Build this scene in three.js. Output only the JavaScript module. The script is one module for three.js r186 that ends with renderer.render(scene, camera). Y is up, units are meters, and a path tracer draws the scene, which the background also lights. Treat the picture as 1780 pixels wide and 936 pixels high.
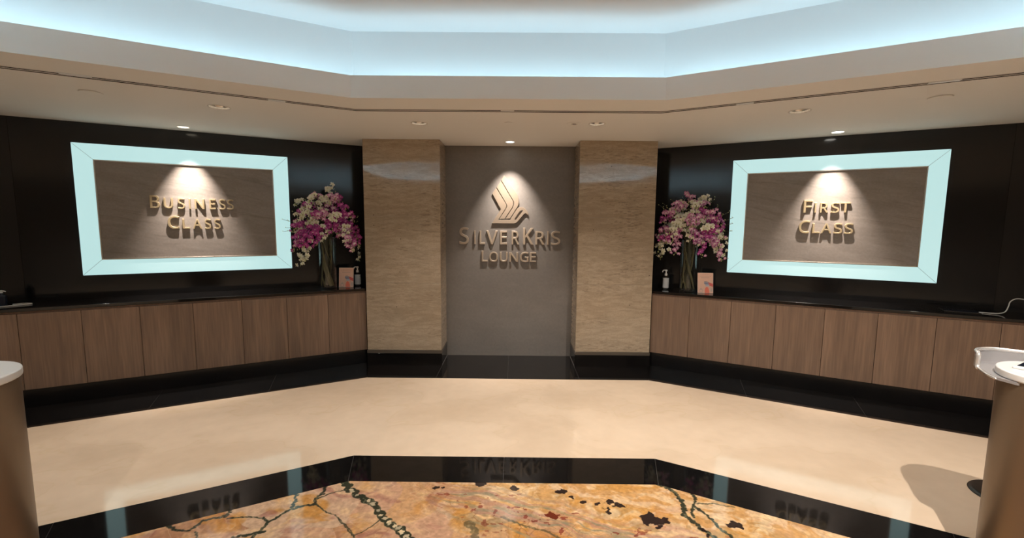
import * as THREE from 'three';
import { mergeGeometries, toCreasedNormals } from 'three/addons/utils/BufferGeometryUtils.js';
import { RoundedBoxGeometry } from 'three/addons/geometries/RoundedBoxGeometry.js';
import { FontLoader } from 'three/addons/loaders/FontLoader.js';
import { RectAreaLightUniformsLib } from 'three/addons/lights/RectAreaLightUniformsLib.js';

// ---------------------------------------------------------------- camera, sky, exposure
const scene = new THREE.Scene();
scene.background = new THREE.Color(0, 0, 0);
const camera = new THREE.PerspectiveCamera(63.76, 1780 / 936, 0.05, 60);
camera.rotation.order = 'YXZ';
camera.position.set(0.0588, 1.68, 0);
camera.rotation.set(-0.1043, 0.0046, 0.0086);
scene.add(camera);
const renderer = new THREE.WebGLRenderer({ antialias: true });
renderer.toneMapping = THREE.LinearToneMapping;
renderer.toneMappingExposure = 1.1;
renderer.shadowMap.enabled = true;
RectAreaLightUniformsLib.init();

// light levels
const LIGHT = {
  cove: 10, coveRear: 31, coveColor: [0.58, 0.86, 1.0],
  down: 6.6, upper: 20, warm: [1.0, 0.88, 0.765],
  accent: 27, rear: 26, accentColor: [1.0, 0.87, 0.77],
  panel: [0.40, 0.63, 0.63], panelArea: 0.28,
};

// ---------------------------------------------------------------- helpers
function rng(seed) { let a = seed >>> 0; return () => { a = (a + 0x6d2b79f5) | 0; let t = Math.imul(a ^ (a >>> 15), 1 | a); t = (t + Math.imul(t ^ (t >>> 7), 61 | t)) ^ t; return ((t ^ (t >>> 14)) >>> 0) / 4294967296; }; }
const used = {};
function numbered(name) { const n = used[name] = (used[name] ?? -1) + 1; return n ? name + '_' + String(n).padStart(3, '0') : name; }
function mesh(name, g, m, parent) { const o = new THREE.Mesh(g, m); o.name = name; o.castShadow = o.receiveShadow = true; if (parent) parent.add(o); return o; }
function thing(name, label, category, pos = [0, 0, 0], turn = 0, group) {
  const o = new THREE.Group(); o.name = numbered(name); o.position.set(...pos); o.rotation.y = turn; scene.add(o);
  o.userData = { label, category }; if (group) o.userData.group = group; return o;
}
function struct(name, g, m, label) {
  const o = g ? mesh(numbered(name), g, m) : new THREE.Group(); if (!g) o.name = numbered(name);
  o.userData.kind = 'structure'; if (label) o.userData.label = label; scene.add(o); return o;
}
function box(w, h, d, x = 0, y = 0, z = 0) { return new THREE.BoxGeometry(w, h, d).translate(x, y, z); }
// a box whose uv is in metres, shifted by (u0, v0) so that every piece shows its own part of the pattern
function uvBox(w, h, d, x = 0, y = 0, z = 0, u0 = 0, v0 = 0, r = 0) {
  const g = r ? new RoundedBoxGeometry(w, h, d, 2, r) : new THREE.BoxGeometry(w, h, d);
  const p = g.attributes.position, n = g.attributes.normal, uv = g.attributes.uv;
  for (let i = 0; i < p.count; i++) {
    const ax = Math.abs(n.getX(i)), ay = Math.abs(n.getY(i)), az = Math.abs(n.getZ(i));
    if (az >= ax && az >= ay) uv.setXY(i, p.getX(i) + u0, p.getY(i) + v0);
    else if (ax >= ay) uv.setXY(i, p.getZ(i) + u0, p.getY(i) + v0);
    else uv.setXY(i, p.getX(i) + u0, p.getZ(i) + v0);
  }
  return g.translate(x, y, z);
}
const V2 = (x, y) => new THREE.Vector2(x, y);
// flat slab over a plan polygon given as [x, z] points, from y0 up to y1; uv in metres
function slab(points, y0, y1, holes = []) {
  const s = new THREE.Shape(points.map(([x, z]) => V2(x, -z)));
  for (const h of holes) s.holes.push(Array.isArray(h) ? new THREE.Path(h.map(([x, z]) => V2(x, -z))) : h);
  const g = new THREE.ExtrudeGeometry(s, { depth: y1 - y0, bevelEnabled: false, curveSegments: 28 });
  return g.rotateX(-Math.PI / 2).translate(0, y0, 0);
}
function circleHole(x, z, r) { const p = new THREE.Path(); p.absarc(x, -z, r, 0, Math.PI * 2, true); return p; }
// polygon [x,z] offset outward by d (points anticlockwise or not: sign worked out)
function grow(P, d) {
  let area = 0; P.forEach(([x, z], i) => { const [x2, z2] = P[(i + 1) % P.length]; area += x * z2 - x2 * z; });
  const sg = area > 0 ? 1 : -1, n = P.length;
  return P.map((p, i) => {
    const a = P[(i + n - 1) % n], b = P[(i + 1) % n];
    const l1 = Math.hypot(p[0] - a[0], p[1] - a[1]), l2 = Math.hypot(b[0] - p[0], b[1] - p[1]);
    const n1 = [sg * (p[1] - a[1]) / l1, -sg * (p[0] - a[0]) / l1], n2 = [sg * (b[1] - p[1]) / l2, -sg * (b[0] - p[0]) / l2];
    const k = d / (1 + n1[0] * n2[0] + n1[1] * n2[1]);
    return [p[0] + (n1[0] + n2[0]) * k, p[1] + (n1[1] + n2[1]) * k];
  });
}
function lathe(profile, seg = 32) { return new THREE.LatheGeometry(profile.map(([r, y]) => V2(r, y)), seg); }
function tube(points, r, seg = 24, rad = 8, closed = false) { return new THREE.TubeGeometry(new THREE.CatmullRomCurve3(points.map((p) => new THREE.Vector3(...p)), closed), seg, r, rad, closed); }
function extrude(points, depth, bevel = 0, holes = []) {
  const s = new THREE.Shape(points.map(([x, y]) => V2(x, y)));
  for (const h of holes) s.holes.push(new THREE.Path(h.map(([x, y]) => V2(x, y))));
  return new THREE.ExtrudeGeometry(s, { depth: depth - bevel, bevelEnabled: bevel > 0, bevelThickness: bevel, bevelSize: bevel * 0.7, bevelOffset: -bevel * 0.7, bevelSegments: 1, curveSegments: 8 });
}

// ---------------------------------------------------------------- noise and textures
function hash2(x, y, s) { let h = Math.imul(x, 374761393) + Math.imul(y, 668265263) + Math.imul(s, 1274126177); h = Math.imul(h ^ (h >>> 13), 1274126177); return ((h ^ (h >>> 16)) >>> 0) / 4294967296; }
function vnoise(x, y, s, px = 0, py = 0) {
  const ix = Math.floor(x), iy = Math.floor(y), fx = x - ix, fy = y - iy, u = fx * fx * (3 - 2 * fx), v = fy * fy * (3 - 2 * fy);
  const w = (i, n) => (n ? ((i % n) + n) % n : i);
  const a = hash2(w(ix, px), w(iy, py), s), b = hash2(w(ix + 1, px), w(iy, py), s), c = hash2(w(ix, px), w(iy + 1, py), s), d = hash2(w(ix + 1, px), w(iy + 1, py), s);
  return a + (b - a) * u + (c - a) * v + (a - b - c + d) * u * v;
}
function fbm(x, y, s, oct = 4, px = 0, py = 0) { let t = 0, a = 0.5, n = 0; for (let i = 0; i < oct; i++) { t += a * vnoise(x, y, s + i, px, py); n += a; x *= 2; y *= 2; px *= 2; py *= 2; a *= 0.5; } return t / n; }
const clamp = (x, a = 0, b = 1) => Math.min(b, Math.max(a, x)), mix = (a, b, t) => a + (b - a) * t, sstep = (a, b, x) => { const t = clamp((x - a) / (b - a)); return t * t * (3 - 2 * t); };
const mix3 = (a, b, t) => [mix(a[0], b[0], t), mix(a[1], b[1], t), mix(a[2], b[2], t)];
function dataTexture(w, h, f, srgb = true, repeat = [1, 1], wrap = THREE.RepeatWrapping) {
  const d = new Uint8Array(w * h * 4);
  for (let y = 0; y < h; y++) for (let x = 0; x < w; x++) { const c = f(x / w, y / h), i = (y * w + x) * 4; d[i] = clamp(c[0], 0, 255); d[i + 1] = clamp(c[1], 0, 255); d[i + 2] = clamp(c[2], 0, 255); d[i + 3] = 255; }
  const t = new THREE.DataTexture(d, w, h); t.wrapS = t.wrapT = wrap; t.magFilter = THREE.LinearFilter; t.minFilter = THREE.LinearMipmapLinearFilter; t.generateMipmaps = true;
  if (srgb) t.colorSpace = THREE.SRGBColorSpace; t.repeat.set(...repeat); t.needsUpdate = true; return t;
}
// warm cream marble, 4 m tile
const marbleTex = dataTexture(512, 512, (u, v) => {
  const w = fbm(u * 4, v * 4, 3, 4, 4, 4), c = fbm(u * 6 + w * 1.5, v * 10 + w * 1.5, 11, 5, 6, 10), f = fbm(u * 64, v * 64, 5, 2, 64, 64);
  const k = sstep(0.25, 0.75, c);
  const m = mix3([211, 190, 166], [223, 203, 180], k), vein = 1 - sstep(0.0, 0.018, Math.abs(c - 0.5));
  return mix3(m, [206, 184, 152], vein * 0.3).map((x) => x + (f - 0.5) * 6);
}, true, [0.25, 0.25]);
// beige granite with fine horizontal streaks, 2 m tile
const stoneTex = dataTexture(1024, 1024, (u, v) => {
  const w = fbm(u * 6, v * 10, 21, 3, 6, 10), s1 = fbm(u * 44 + w * 2, v * 280 + w * 9, 31, 3, 44, 280), s2 = fbm(u * 220, v * 420, 41, 2, 220, 420), b = fbm(u * 5, v * 14, 51, 4, 5, 14), s3 = fbm(u * 14 + w, v * 90 + w * 5, 35, 4, 14, 90);
  const blot = sstep(0.42, 0.68, b);
  let c = mix3([190, 172, 148], [176, 159, 136], sstep(0.35, 0.65, s3));
  c = mix3(c, [160, 143, 122], sstep(0.5, 0.8, s2) * 0.5);
  c = mix3(c, [132, 116, 99], sstep(0.56, 0.72, s1) * (0.15 + 0.4 * blot));
  c = mix3(c, [200, 183, 158], sstep(0.58, 0.8, fbm(u * 30, v * 110, 61, 3, 30, 110)) * 0.35);
  const dx = u * 130, dy = v * 130, ix = Math.floor(dx), iy = Math.floor(dy);
  if (hash2(ix, iy, 77) > 0.9992) c = mix3(c, [74, 58, 48], 1 - sstep(0.2, 0.42, Math.hypot(dx - ix - 0.5, dy - iy - 0.5)));
  return c;
}, true, [0.5, 0.5]);
// walnut veneer, grain upright, 2 m tile
const woodTex = dataTexture(1024, 512, (u, v) => {
  const w = fbm(u * 8, v * 2, 71, 3, 8, 2), g = fbm(u * 44 + w * 3, v * 3, 81, 4, 44, 3), f = fbm(u * 260, v * 10, 91, 2, 260, 10), band = fbm(u * 10 + w, v * 1, 95, 3, 10, 1);
  const c = mix3([145, 118, 98], [108, 87, 72], clamp(g * 0.75 + band * 0.5 - 0.1));
  return c.map((x) => x * (0.9 + 0.2 * f));
}, true, [0.5, 0.5]);
// brown grey slate panel with faint long slanting veins, 2 m tile
const slateTex = dataTexture(1024, 512, (u, v) => {
  const w = fbm(u * 5, v * 5, 101, 4, 5, 5), s = fbm(u * 10 + w * 2, v * 60 + u * 10 + w * 3, 111, 4, 10, 60), f = fbm(u * 160, v * 160, 121, 2, 160, 160), l = fbm(u * 3, v * 24 + w * 2, 131, 3, 3, 24);
  let k = 1 + (s - 0.5) * 0.16 + (f - 0.5) * 0.08; const q = fbm(u * 6 + w, v * 110 + u * 20 + w * 6, 137, 3, 6, 110); k *= 1 - 0.07 * sstep(0.62, 0.72, q) * sstep(0.45, 0.6, l);
  return [138 * k, 130 * k, 122 * k];
}, true, [0.5, 0.5]);
// plain grey brown matt stone of the recess, 2 m tile
const recessTex = dataTexture(512, 512, (u, v) => {
  const f = fbm(u * 120, v * 120, 161, 2, 120, 120), l = fbm(u * 6, v * 30, 163, 4, 6, 30), b = fbm(u * 4, v * 5, 165, 3, 4, 5), k = 1 + (f - 0.5) * 0.07 + (l - 0.5) * 0.07 + (b - 0.5) * 0.1;
  return [122 * k, 117 * k, 112 * k];
}, true, [0.5, 0.5]);
const granitTex = dataTexture(256, 256, (u, v) => { const f = fbm(u * 100, v * 100, 141, 2, 100, 100), k = 16 + (f > 0.72 ? 14 : 0) + f * 6; return [k, k * 0.96, k * 0.98]; }, true, [2, 2]);
// fine roughness / bump noise for painted plaster
const plasterBump = dataTexture(256, 256, (u, v) => { const k = 120 + 60 * fbm(u * 60, v * 60, 151, 3, 60, 60); return [k, k, k]; }, false, [1, 1]);

// multicoloured breccia marble of the inlay: world x from -2.1 to 2.3, z from -2.7 to -0.5 (mirrored beyond)
function brecciaTexture() {
  const W = 2048, H = 1024, X0 = -2.1, Z0 = -2.7, SX = 4.4 / W, SZ = 2.2 / H;
  const veinW = new Float32Array(W * H), beads = [];
  const r = rng(7);
  function stroke(pts, w, power = 1, even = 0.6) {   // a ragged vein along world points [x, depth]
    for (let i = 0; i + 1 < pts.length; i++) {
      const [x1, d1] = pts[i], [x2, d2] = pts[i + 1], n = Math.ceil(Math.hypot(x2 - x1, d2 - d1) / 0.004);
      for (let k = 0; k <= n; k++) {
        const t = k / n, jx = (fbm(x1 * 9 + t * 7, d1 * 13 + i, 17, 2) - 0.5) * w * 1.6, jz = (fbm(x1 * 11 + t * 6, d1 * 7 + i, 19, 2) - 0.5) * w * 1.6;
        const x = mix(x1, x2, t) + jx, z = -mix(d1, d2, t) + jz, rad = w * mix(0.18 + 0.95 * Math.pow(vnoise(k * 0.16 + i * 5, i * 3.1, 23), 1.4), 0.5 + 0.2 * vnoise(k * 0.3 + i * 5, i * 3.1, 23), even);
        const px = (x - X0) / SX, pz = (z - Z0) / SZ, R = Math.ceil(rad / SX) + 1;
        for (let b = -R; b <= R; b++) for (let a = -R; a <= R; a++) {
          const ix = Math.round(px) + a, iz = Math.round(pz) + b; if (ix < 0 || iz < 0 || ix >= W || iz >= H) continue;
          const d = Math.hypot(a, b) * SX, m = clamp((rad - d) / 0.005 + 0.5) * power; if (m > veinW[iz * W + ix]) veinW[iz * W + ix] = m;
        }
      }
    }
  }
  const main = [[-1.03, 2.655], [-1.0, 2.62], [-0.95, 2.56], [-0.85, 2.48], [-0.78, 2.44], [-0.7, 2.34], [-0.64, 2.28], [-0.57, 2.23], [-0.53, 2.18], [-0.47, 2.13], [-0.35, 1.98]];
  stroke(main, 0.031, 1, 1);
  for (let i = 1; i + 1 < main.length; i++) for (let k = 0; k < 3; k++) { if (r() < 0.2) continue; const t = (k + r()) / 3; beads.push([mix(main[i][0], main[i + 1][0], t) + (r() - 0.5) * 0.014, -mix(main[i][1], main[i + 1][1], t) + (r() - 0.5) * 0.008, 0.013 + r() * 0.009, r() * 3, r()]); }
  stroke([[-0.68, 2.31], [-0.72, 2.24], [-0.76, 2.19], [-0.79, 2.17], [-0.87, 2.25], [-0.93, 2.3]], 0.005);
  stroke([[-1.13, 2.63], [-1.12, 2.52], [-1.14, 2.48], [-1.12, 2.42], [-1.21, 2.4], [-1.26, 2.35], [-1.31, 2.26], [-1.32, 2.18], [-1.36, 2.05]], 0.014);
  stroke([[-1.13, 2.47], [-1.07, 2.53], [-0.99, 2.57], [-0.98, 2.6]], 0.007);
  stroke([[-1.3, 2.55], [-1.28, 2.52], [-1.25, 2.45], [-1.24, 2.4]], 0.013);
  stroke([[-1.11, 2.42], [-1.02, 2.35], [-0.96, 2.33], [-0.86, 2.23], [-0.79, 2.16], [-0.7, 2.0]], 0.006);
  stroke([[-1.31, 2.26], [-1.36, 2.3], [-1.48, 2.3], [-1.56, 2.29]], 0.009);
  stroke([[-1.86, 2.23], [-1.77, 2.19], [-1.7, 2.19], [-1.68, 2.27], [-1.58, 2.31], [-1.58, 2.36]], 0.013);
  stroke([[-1.29, 2.19], [-1.37, 2.16], [-1.43, 2.14], [-1.7, 2.0]], 0.014);
  stroke([[-1.66, 2.18], [-1.61, 2.13], [-1.58, 2.0]], 0.007);
  stroke([[1.0, 2.67], [1.07, 2.61], [1.09, 2.55], [1.09, 2.44], [1.06, 2.36], [1.09, 2.31], [1.11, 2.25], [1.15, 2.2], [1.16, 2.17], [1.2, 2.0]], 0.018);
  stroke([[1.19, 2.56], [1.19, 2.51], [1.15, 2.45], [1.11, 2.38], [1.11, 2.34]], 0.012);
  stroke([[1.15, 2.45], [1.18, 2.4], [1.21, 2.33], [1.22, 2.25], [1.25, 2.2], [1.3, 2.05]], 0.013);
  stroke([[1.18, 2.47], [1.28, 2.47], [1.39, 2.44]], 0.008, 0.8);
  stroke([[0.0, 2.33], [0.07, 2.29], [0.14, 2.25], [0.24, 2.22], [0.31, 2.17], [0.4, 2.05]], 0.012, 0.55);
  stroke([[-0.2, 2.28], [-0.15, 2.24], [-0.13, 2.17], [-0.17, 2.1]], 0.026, 0.5);
  const blobs = [[-0.16, 2.645, 0.035, 0.02], [-0.42, 2.6, 0.055, 0.018], [0.09, 2.6, 0.028, 0.025], [0.37, 2.57, 0.03, 0.02], [0.42, 2.52, 0.024, 0.018], [0.49, 2.47, 0.022, 0.018], [0.57, 2.46, 0.024, 0.02], [0.69, 2.44, 0.052, 0.034], [0.63, 2.41, 0.03, 0.026], [0.87, 2.32, 0.07, 0.042], [0.3, 2.34, 0.03, 0.026], [1.32, 2.28, 0.04, 0.03], [1.13, 2.22, 0.03, 0.03]];
  const cell = (x, y, s) => {   // nearest and second nearest of scattered points, and the number of the nearest
    const ix = Math.floor(x), iy = Math.floor(y); let d1 = 9, d2 = 9, id = 0;
    for (let b = -1; b <= 1; b++) for (let a = -1; a <= 1; a++) {
      const cx = ix + a, cy = iy + b, px = cx + 0.15 + 0.7 * hash2(cx, cy, s), py = cy + 0.15 + 0.7 * hash2(cx, cy, s + 1), d = Math.hypot(px - x, py - y);
      if (d < d1) { d2 = d1; d1 = d; id = hash2(cx, cy, s + 2); } else if (d < d2) d2 = d;
    }
    return [d1, d2, id];
  };
  const pal = [[190, 150, 122], [194, 152, 112], [180, 136, 92], [196, 164, 136], [176, 140, 118], [204, 174, 138], [170, 126, 96]];
  const out = new Uint8Array(W * H * 4);
  for (let j = 0; j < H; j++) for (let i = 0; i < W; i++) {
    const x = X0 + (i + 0.5) * SX, z = Z0 + (j + 0.5) * SZ, d = -z;
    const wx = (fbm(x * 3, z * 3, 201, 3) - 0.5), wz = (fbm(x * 3, z * 3, 211, 3) - 0.5), w2 = (fbm(x * 14, z * 14, 221, 2) - 0.5);
    const right = sstep(-0.55, -0.05, x + (d - 2.4) * 0.9 + wx * 0.3);   // coarse fragments to the left, flowing fine ones to the right
    const A = cell((x + wx * 0.25) * 3.1, (z + wz * 0.25) * 3.6, 301), fx = x + z * 0.45 + wx * 0.35, fz = z - x * 0.25 + wz * 0.3;
    const B = cell(fx * 10 + w2 * 0.8, fz * 20 + w2 * 0.8, 331);
    const pick = (id) => pal[Math.floor(id * 6.99)];
    let c = mix3(pick(A[2]), mix3(pick(B[2]), pick((B[2] * 7.3) % 1), 0.5), right * 0.62);
    const o = fbm(x * 5 + wx * 3, z * 9 + wz * 3, 401, 4), cream = fbm(x * 7 + wz * 4, z * 12 + wx * 4, 411, 4), mauve = fbm(x * 4 + wz * 5 + 9, z * 8 + wx * 5, 421, 4), grey = fbm(fx * 6, fz * 16, 431, 4);
    c = mix3(c, [186, 128, 56], sstep(0.5, 0.7, o) * 0.75);
    c = mix3(c, [222, 186, 140], sstep(0.54, 0.74, cream) * (0.45 + 0.4 * right));
    c = mix3(c, [146, 96, 88], sstep(0.56, 0.76, mauve) * 0.6);
    c = mix3(c, [140, 122, 96], sstep(0.58, 0.76, grey) * right * 0.75);
    const edgeB = 1 - sstep(0.02, 0.1, B[1] - B[0]);
    c = mix3(c, [138, 98, 62], edgeB * right * 1.0 * vnoise(x * 9, z * 9, 441));
    // to the right: ochre and cream mottling crossed by a flow of mauve, grey green and dark red streaks
    const q = d - 2.42 + x * 0.32 + wx * 0.22, mot = fbm(fx * 13 + w2, fz * 24 + w2, 481, 4), st = fbm(x * 3 + d * 2 + wx * 2, q * 34 + w2 * 1.2, 491, 4), st2 = fbm(x * 4 + d * 3 + wz * 2, q * 46 + w2, 497, 4);
    c = mix3(c, mix3([192, 146, 84], [220, 192, 152], sstep(0.4, 0.62, mot)), right * 0.62 * sstep(-0.16, 0.06, q));
    const flow = right * sstep(0.2, 0.02, q) * sstep(-0.75, -0.1, q);
    c = mix3(c, [158, 118, 104], flow * sstep(0.46, 0.64, st) * 0.7); c = mix3(c, [134, 126, 102], flow * sstep(0.55, 0.66, st2) * (0.35 + 0.6 * vnoise(x * 30, z * 30, 503)));
    c = mix3(c, [112, 46, 36], flow * sstep(0.73, 0.755, fbm(x * 22 + w2, z * 34 + w2, 499, 3)) * 0.7);
    const fine = fbm(x * 60, z * 60, 451, 3), hair = 1 - sstep(0.0, 0.03, Math.abs(fbm(x * 8 + w2, z * 11 + w2, 461, 3) - 0.5));
    c = c.map((q) => q * (0.86 + 0.26 * fine)); c = mix3(c, [226, 196, 166], hair * 0.28 * (1 - right * 0.5));
    const far = sstep(2.1, 1.7, d), edgeA = (1 - sstep(0.015, 0.05, A[1] - A[0])) * (1 - right * 0.8) * far;
    let v = Math.max(veinW[j * W + i], edgeA);
    c = mix3(c, mix3([40, 46, 36], [86, 88, 70], sstep(0.55, 0.75, fine)), v * 0.92);
    for (const [bx, bd, rx, rz] of blobs) {
      const q = Math.hypot((x - bx) / rx, (d - bd) / rz) + w2 * 1.9 + (fine - 0.5) * 1.1 + (fbm(x * 32, z * 32, 471, 2) - 0.5) * 1.8;
      if (q < 1) c = mix3(c, rx === 0.03 && rz === 0.026 && bx < 0.4 ? [92, 34, 22] : [34, 26, 26], 0.9 * sstep(1, 0.8, q));
    }
    const k = (j * W + i) * 4; out[k] = clamp(c[0], 0, 255); out[k + 1] = clamp(c[1], 0, 255); out[k + 2] = clamp(c[2], 0, 255); out[k + 3] = 255;
  }
  for (const [bx, bz, br, turn, tone] of beads) {   // pale angular chips in the main vein
    const px = (bx - X0) / SX, pz = (bz - Z0) / SZ, R = Math.ceil(br / SX), ct = Math.cos(turn), st = Math.sin(turn);
    for (let b = -R; b <= R; b++) for (let a = -R; a <= R; a++) {
      const ix = Math.round(px + a), iz = Math.round(pz + b), e = (a * ct + b * st) / R, f = (b * ct - a * st) / R; if (ix < 0 || iz < 0 || ix >= W || iz >= H) continue;
      if (Math.max(Math.abs(e) * 1.1, Math.abs(f) * 1.5, Math.abs(e + f * 0.8)) > 0.8 + 0.3 * (vnoise(ix * 0.4, iz * 0.4, 29) - 0.5)) continue;
      const k = (iz * W + ix) * 4; out[k] = 150 + 68 * tone; out[k + 1] = 142 + 54 * tone; out[k + 2] = 124 + 34 * tone;
    }
  }
  const t = new THREE.DataTexture(out, W, H); t.wrapS = t.wrapT = THREE.MirroredRepeatWrapping; t.magFilter = THREE.LinearFilter; t.minFilter = THREE.LinearMipmapLinearFilter; t.generateMipmaps = true; t.colorSpace = THREE.SRGBColorSpace;
  // slab() uv: u = x, v = -z  ->  texture u = (x - X0) / 4.4, v = (z - Z0) / 2.2 = (-v - Z0) / 2.2
  t.repeat.set(1 / 4.4, -1 / 2.2); t.offset.set(-X0 / 4.4, -Z0 / 2.2); t.needsUpdate = true; return t;
}

// ---------------------------------------------------------------- materials
const std = (o) => new THREE.MeshStandardMaterial(o), phys = (o) => new THREE.MeshPhysicalMaterial(o);
const M = {
  paint: std({ color: new THREE.Color().setRGB(0.85, 0.84, 0.81), roughness: 0.85, bumpMap: plasterBump, bumpScale: 0.0004 }),
  covePaint: std({ color: new THREE.Color().setRGB(0.74, 0.76, 0.77), roughness: 0.88 }),
  dark: std({ color: new THREE.Color().setRGB(0.006, 0.006, 0.006), roughness: 0.7 }),
  plinthCap: std({ color: new THREE.Color().setRGB(0.085, 0.07, 0.055), roughness: 0.2 }),
  joint: std({ color: new THREE.Color().setRGB(0.2, 0.27, 0.27), roughness: 0.6 }),
  grout: std({ color: new THREE.Color().setRGB(0.10, 0.095, 0.09), roughness: 0.8 }),
  black: std({ map: granitTex, color: new THREE.Color(0.9, 0.9, 0.9), roughness: 0.05 }),
  blackWall: std({ color: new THREE.Color().setRGB(0.011, 0.011, 0.0115), roughness: 0.13 }),
  blackEnd: std({ color: new THREE.Color().setRGB(0.014, 0.0135, 0.0135), roughness: 0.24 }),
  blackSatin: std({ color: new THREE.Color().setRGB(0.004, 0.004, 0.0045), roughness: 0.2 }),
  marble: std({ map: marbleTex, roughness: 0.07 }),
  breccia: std({ map: brecciaTexture(), roughness: 0.06 }),
  stone: std({ map: stoneTex, color: new THREE.Color().setRGB(0.88, 0.88, 0.89), roughness: 0.045 }),
  mortar: std({ color: new THREE.Color().setRGB(0.40, 0.355, 0.30), roughness: 0.8 }),
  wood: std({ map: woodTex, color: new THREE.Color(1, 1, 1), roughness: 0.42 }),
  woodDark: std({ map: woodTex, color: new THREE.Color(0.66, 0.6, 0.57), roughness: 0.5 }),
  slate: std({ map: slateTex, color: new THREE.Color().setRGB(1.12, 1.12, 1.14), roughness: 0.45 }),
  slateDark: std({ map: recessTex, roughness: 0.45 }),
  gold: std({ color: new THREE.Color().setRGB(0.46, 0.365, 0.22), metalness: 0.35, roughness: 0.38 }),
  emblem: std({ color: new THREE.Color().setRGB(0.27, 0.215, 0.16), metalness: 0.1, roughness: 0.5 }),
  champagne: std({ color: new THREE.Color().setRGB(0.36, 0.29, 0.215), metalness: 0.1, roughness: 0.45 }),
  chrome: std({ color: new THREE.Color().setRGB(0.78, 0.77, 0.75), metalness: 1, roughness: 0.16 }),
  trimMetal: std({ color: new THREE.Color().setRGB(0.72, 0.68, 0.60), metalness: 1, roughness: 0.3 }),
  alu: std({ color: new THREE.Color().setRGB(0.66, 0.62, 0.57), metalness: 0.3, roughness: 0.5 }),
  bronze: std({ color: new THREE.Color().setRGB(0.22, 0.165, 0.115), metalness: 0.75, roughness: 0.42 }),
  whiteTop: std({ color: new THREE.Color().setRGB(0.72, 0.72, 0.71), roughness: 0.3 }),
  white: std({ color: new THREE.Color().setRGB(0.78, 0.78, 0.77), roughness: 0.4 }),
  greyWall: std({ color: new THREE.Color().setRGB(0.20, 0.185, 0.165), roughness: 0.6 }),
  panel: std({ color: new THREE.Color().setRGB(0.3, 0.35, 0.35), roughness: 0.25, emissive: new THREE.Color().setRGB(...LIGHT.panel), emissiveIntensity: 1 }),
  coveStrip: std({ color: 0x000000, emissive: new THREE.Color().setRGB(...LIGHT.coveColor), emissiveIntensity: 2.0 }),
  lampOn: std({ color: 0x000000, emissive: new THREE.Color().setRGB(1.0, 0.95, 0.85), emissiveIntensity: 9 }),
  lampSide: std({ color: 0x000000, emissive: new THREE.Color().setRGB(1.0, 0.86, 0.66), emissiveIntensity: 2.5 }),
  reflector: std({ color: new THREE.Color().setRGB(0.72, 0.70, 0.66), metalness: 0.9, roughness: 0.2 }),
  satin: std({ color: new THREE.Color().setRGB(0.42, 0.41, 0.42), metalness: 0.5, roughness: 0.35 }),
  rim: std({ color: new THREE.Color().setRGB(0.80, 0.78, 0.76), metalness: 0.7, roughness: 0.25 }),
  glass: phys({ color: 0xffffff, roughness: 0.02, transmission: 1, thickness: 0, ior: 1.5, specularIntensity: 1 }),
  stem: std({ color: new THREE.Color().setRGB(0.10, 0.09, 0.035), roughness: 0.6 }),
  stemGreen: std({ color: new THREE.Color().setRGB(0.05, 0.052, 0.02), roughness: 0.6 }),
  petal: std({ vertexColors: true, roughness: 0.6, side: THREE.DoubleSide }),
  leaf: std({ color: new THREE.Color().setRGB(0.055, 0.085, 0.04), roughness: 0.5, side: THREE.DoubleSide }),
  screen: std({ color: new THREE.Color().setRGB(0.01, 0.014, 0.025), roughness: 0.08 }),
  floorPlate: std({ color: new THREE.Color().setRGB(0.06, 0.055, 0.05), metalness: 0.6, roughness: 0.25 }),
  cable: std({ color: new THREE.Color().setRGB(0.55, 0.53, 0.5), roughness: 0.5 }),
};

// ---------------------------------------------------------------- plan of the hall (metres; x right, z towards the camera)
const TH = 0.4822, CO = Math.cos(TH), SI = Math.sin(TH);
const H = 2.62, LIP = 2.785, TOP = 3.187;
const along = (x, z, t) => [x + t * CO, z + t * SI];           // from a right-hand corner outwards along the slanting side
const WX = 1.8899, WZ = -5.4427, WJ = 3.03, WT = 4.2;                    // the right slanting wall starts here
const mirror = (P) => P.map(([x, z]) => [-x, z]).reverse();
const wEnd = along(WX, WZ, WT), BACK = 4.2;
// closed ring through a front corner, its slanting side out to half width X, straight sides back to the mirrored rear
function ring(cx, cz, X, zMid) {
  const t = (X - cx) / CO, s = [X, cz + t * SI], R = [[cx, cz], s, [X, 2 * zMid - s[1]], [cx, 2 * zMid - cz]];
  return [...R, ...mirror(R)];
}
const lip = ring(1.192, -3.394, 3.15, -0.72);
const roomOuter = (() => { const R = [[WX - 0.25 * CO, WZ - 0.25 * SI], wEnd, [wEnd[0], BACK]]; const r2 = grow([...R, ...mirror(R)], 0.1); r2[0][1] = r2[5][1] = -5.75; return r2; })();
const AT = (s, t, y, d) => { const [x, z] = along(WX, WZ, t); return [s * (x - d * SI), y, z + d * CO]; };   // a point t along a slanting wall, d in front of it
const TURN = { '-1': TH, '1': -TH };

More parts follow.
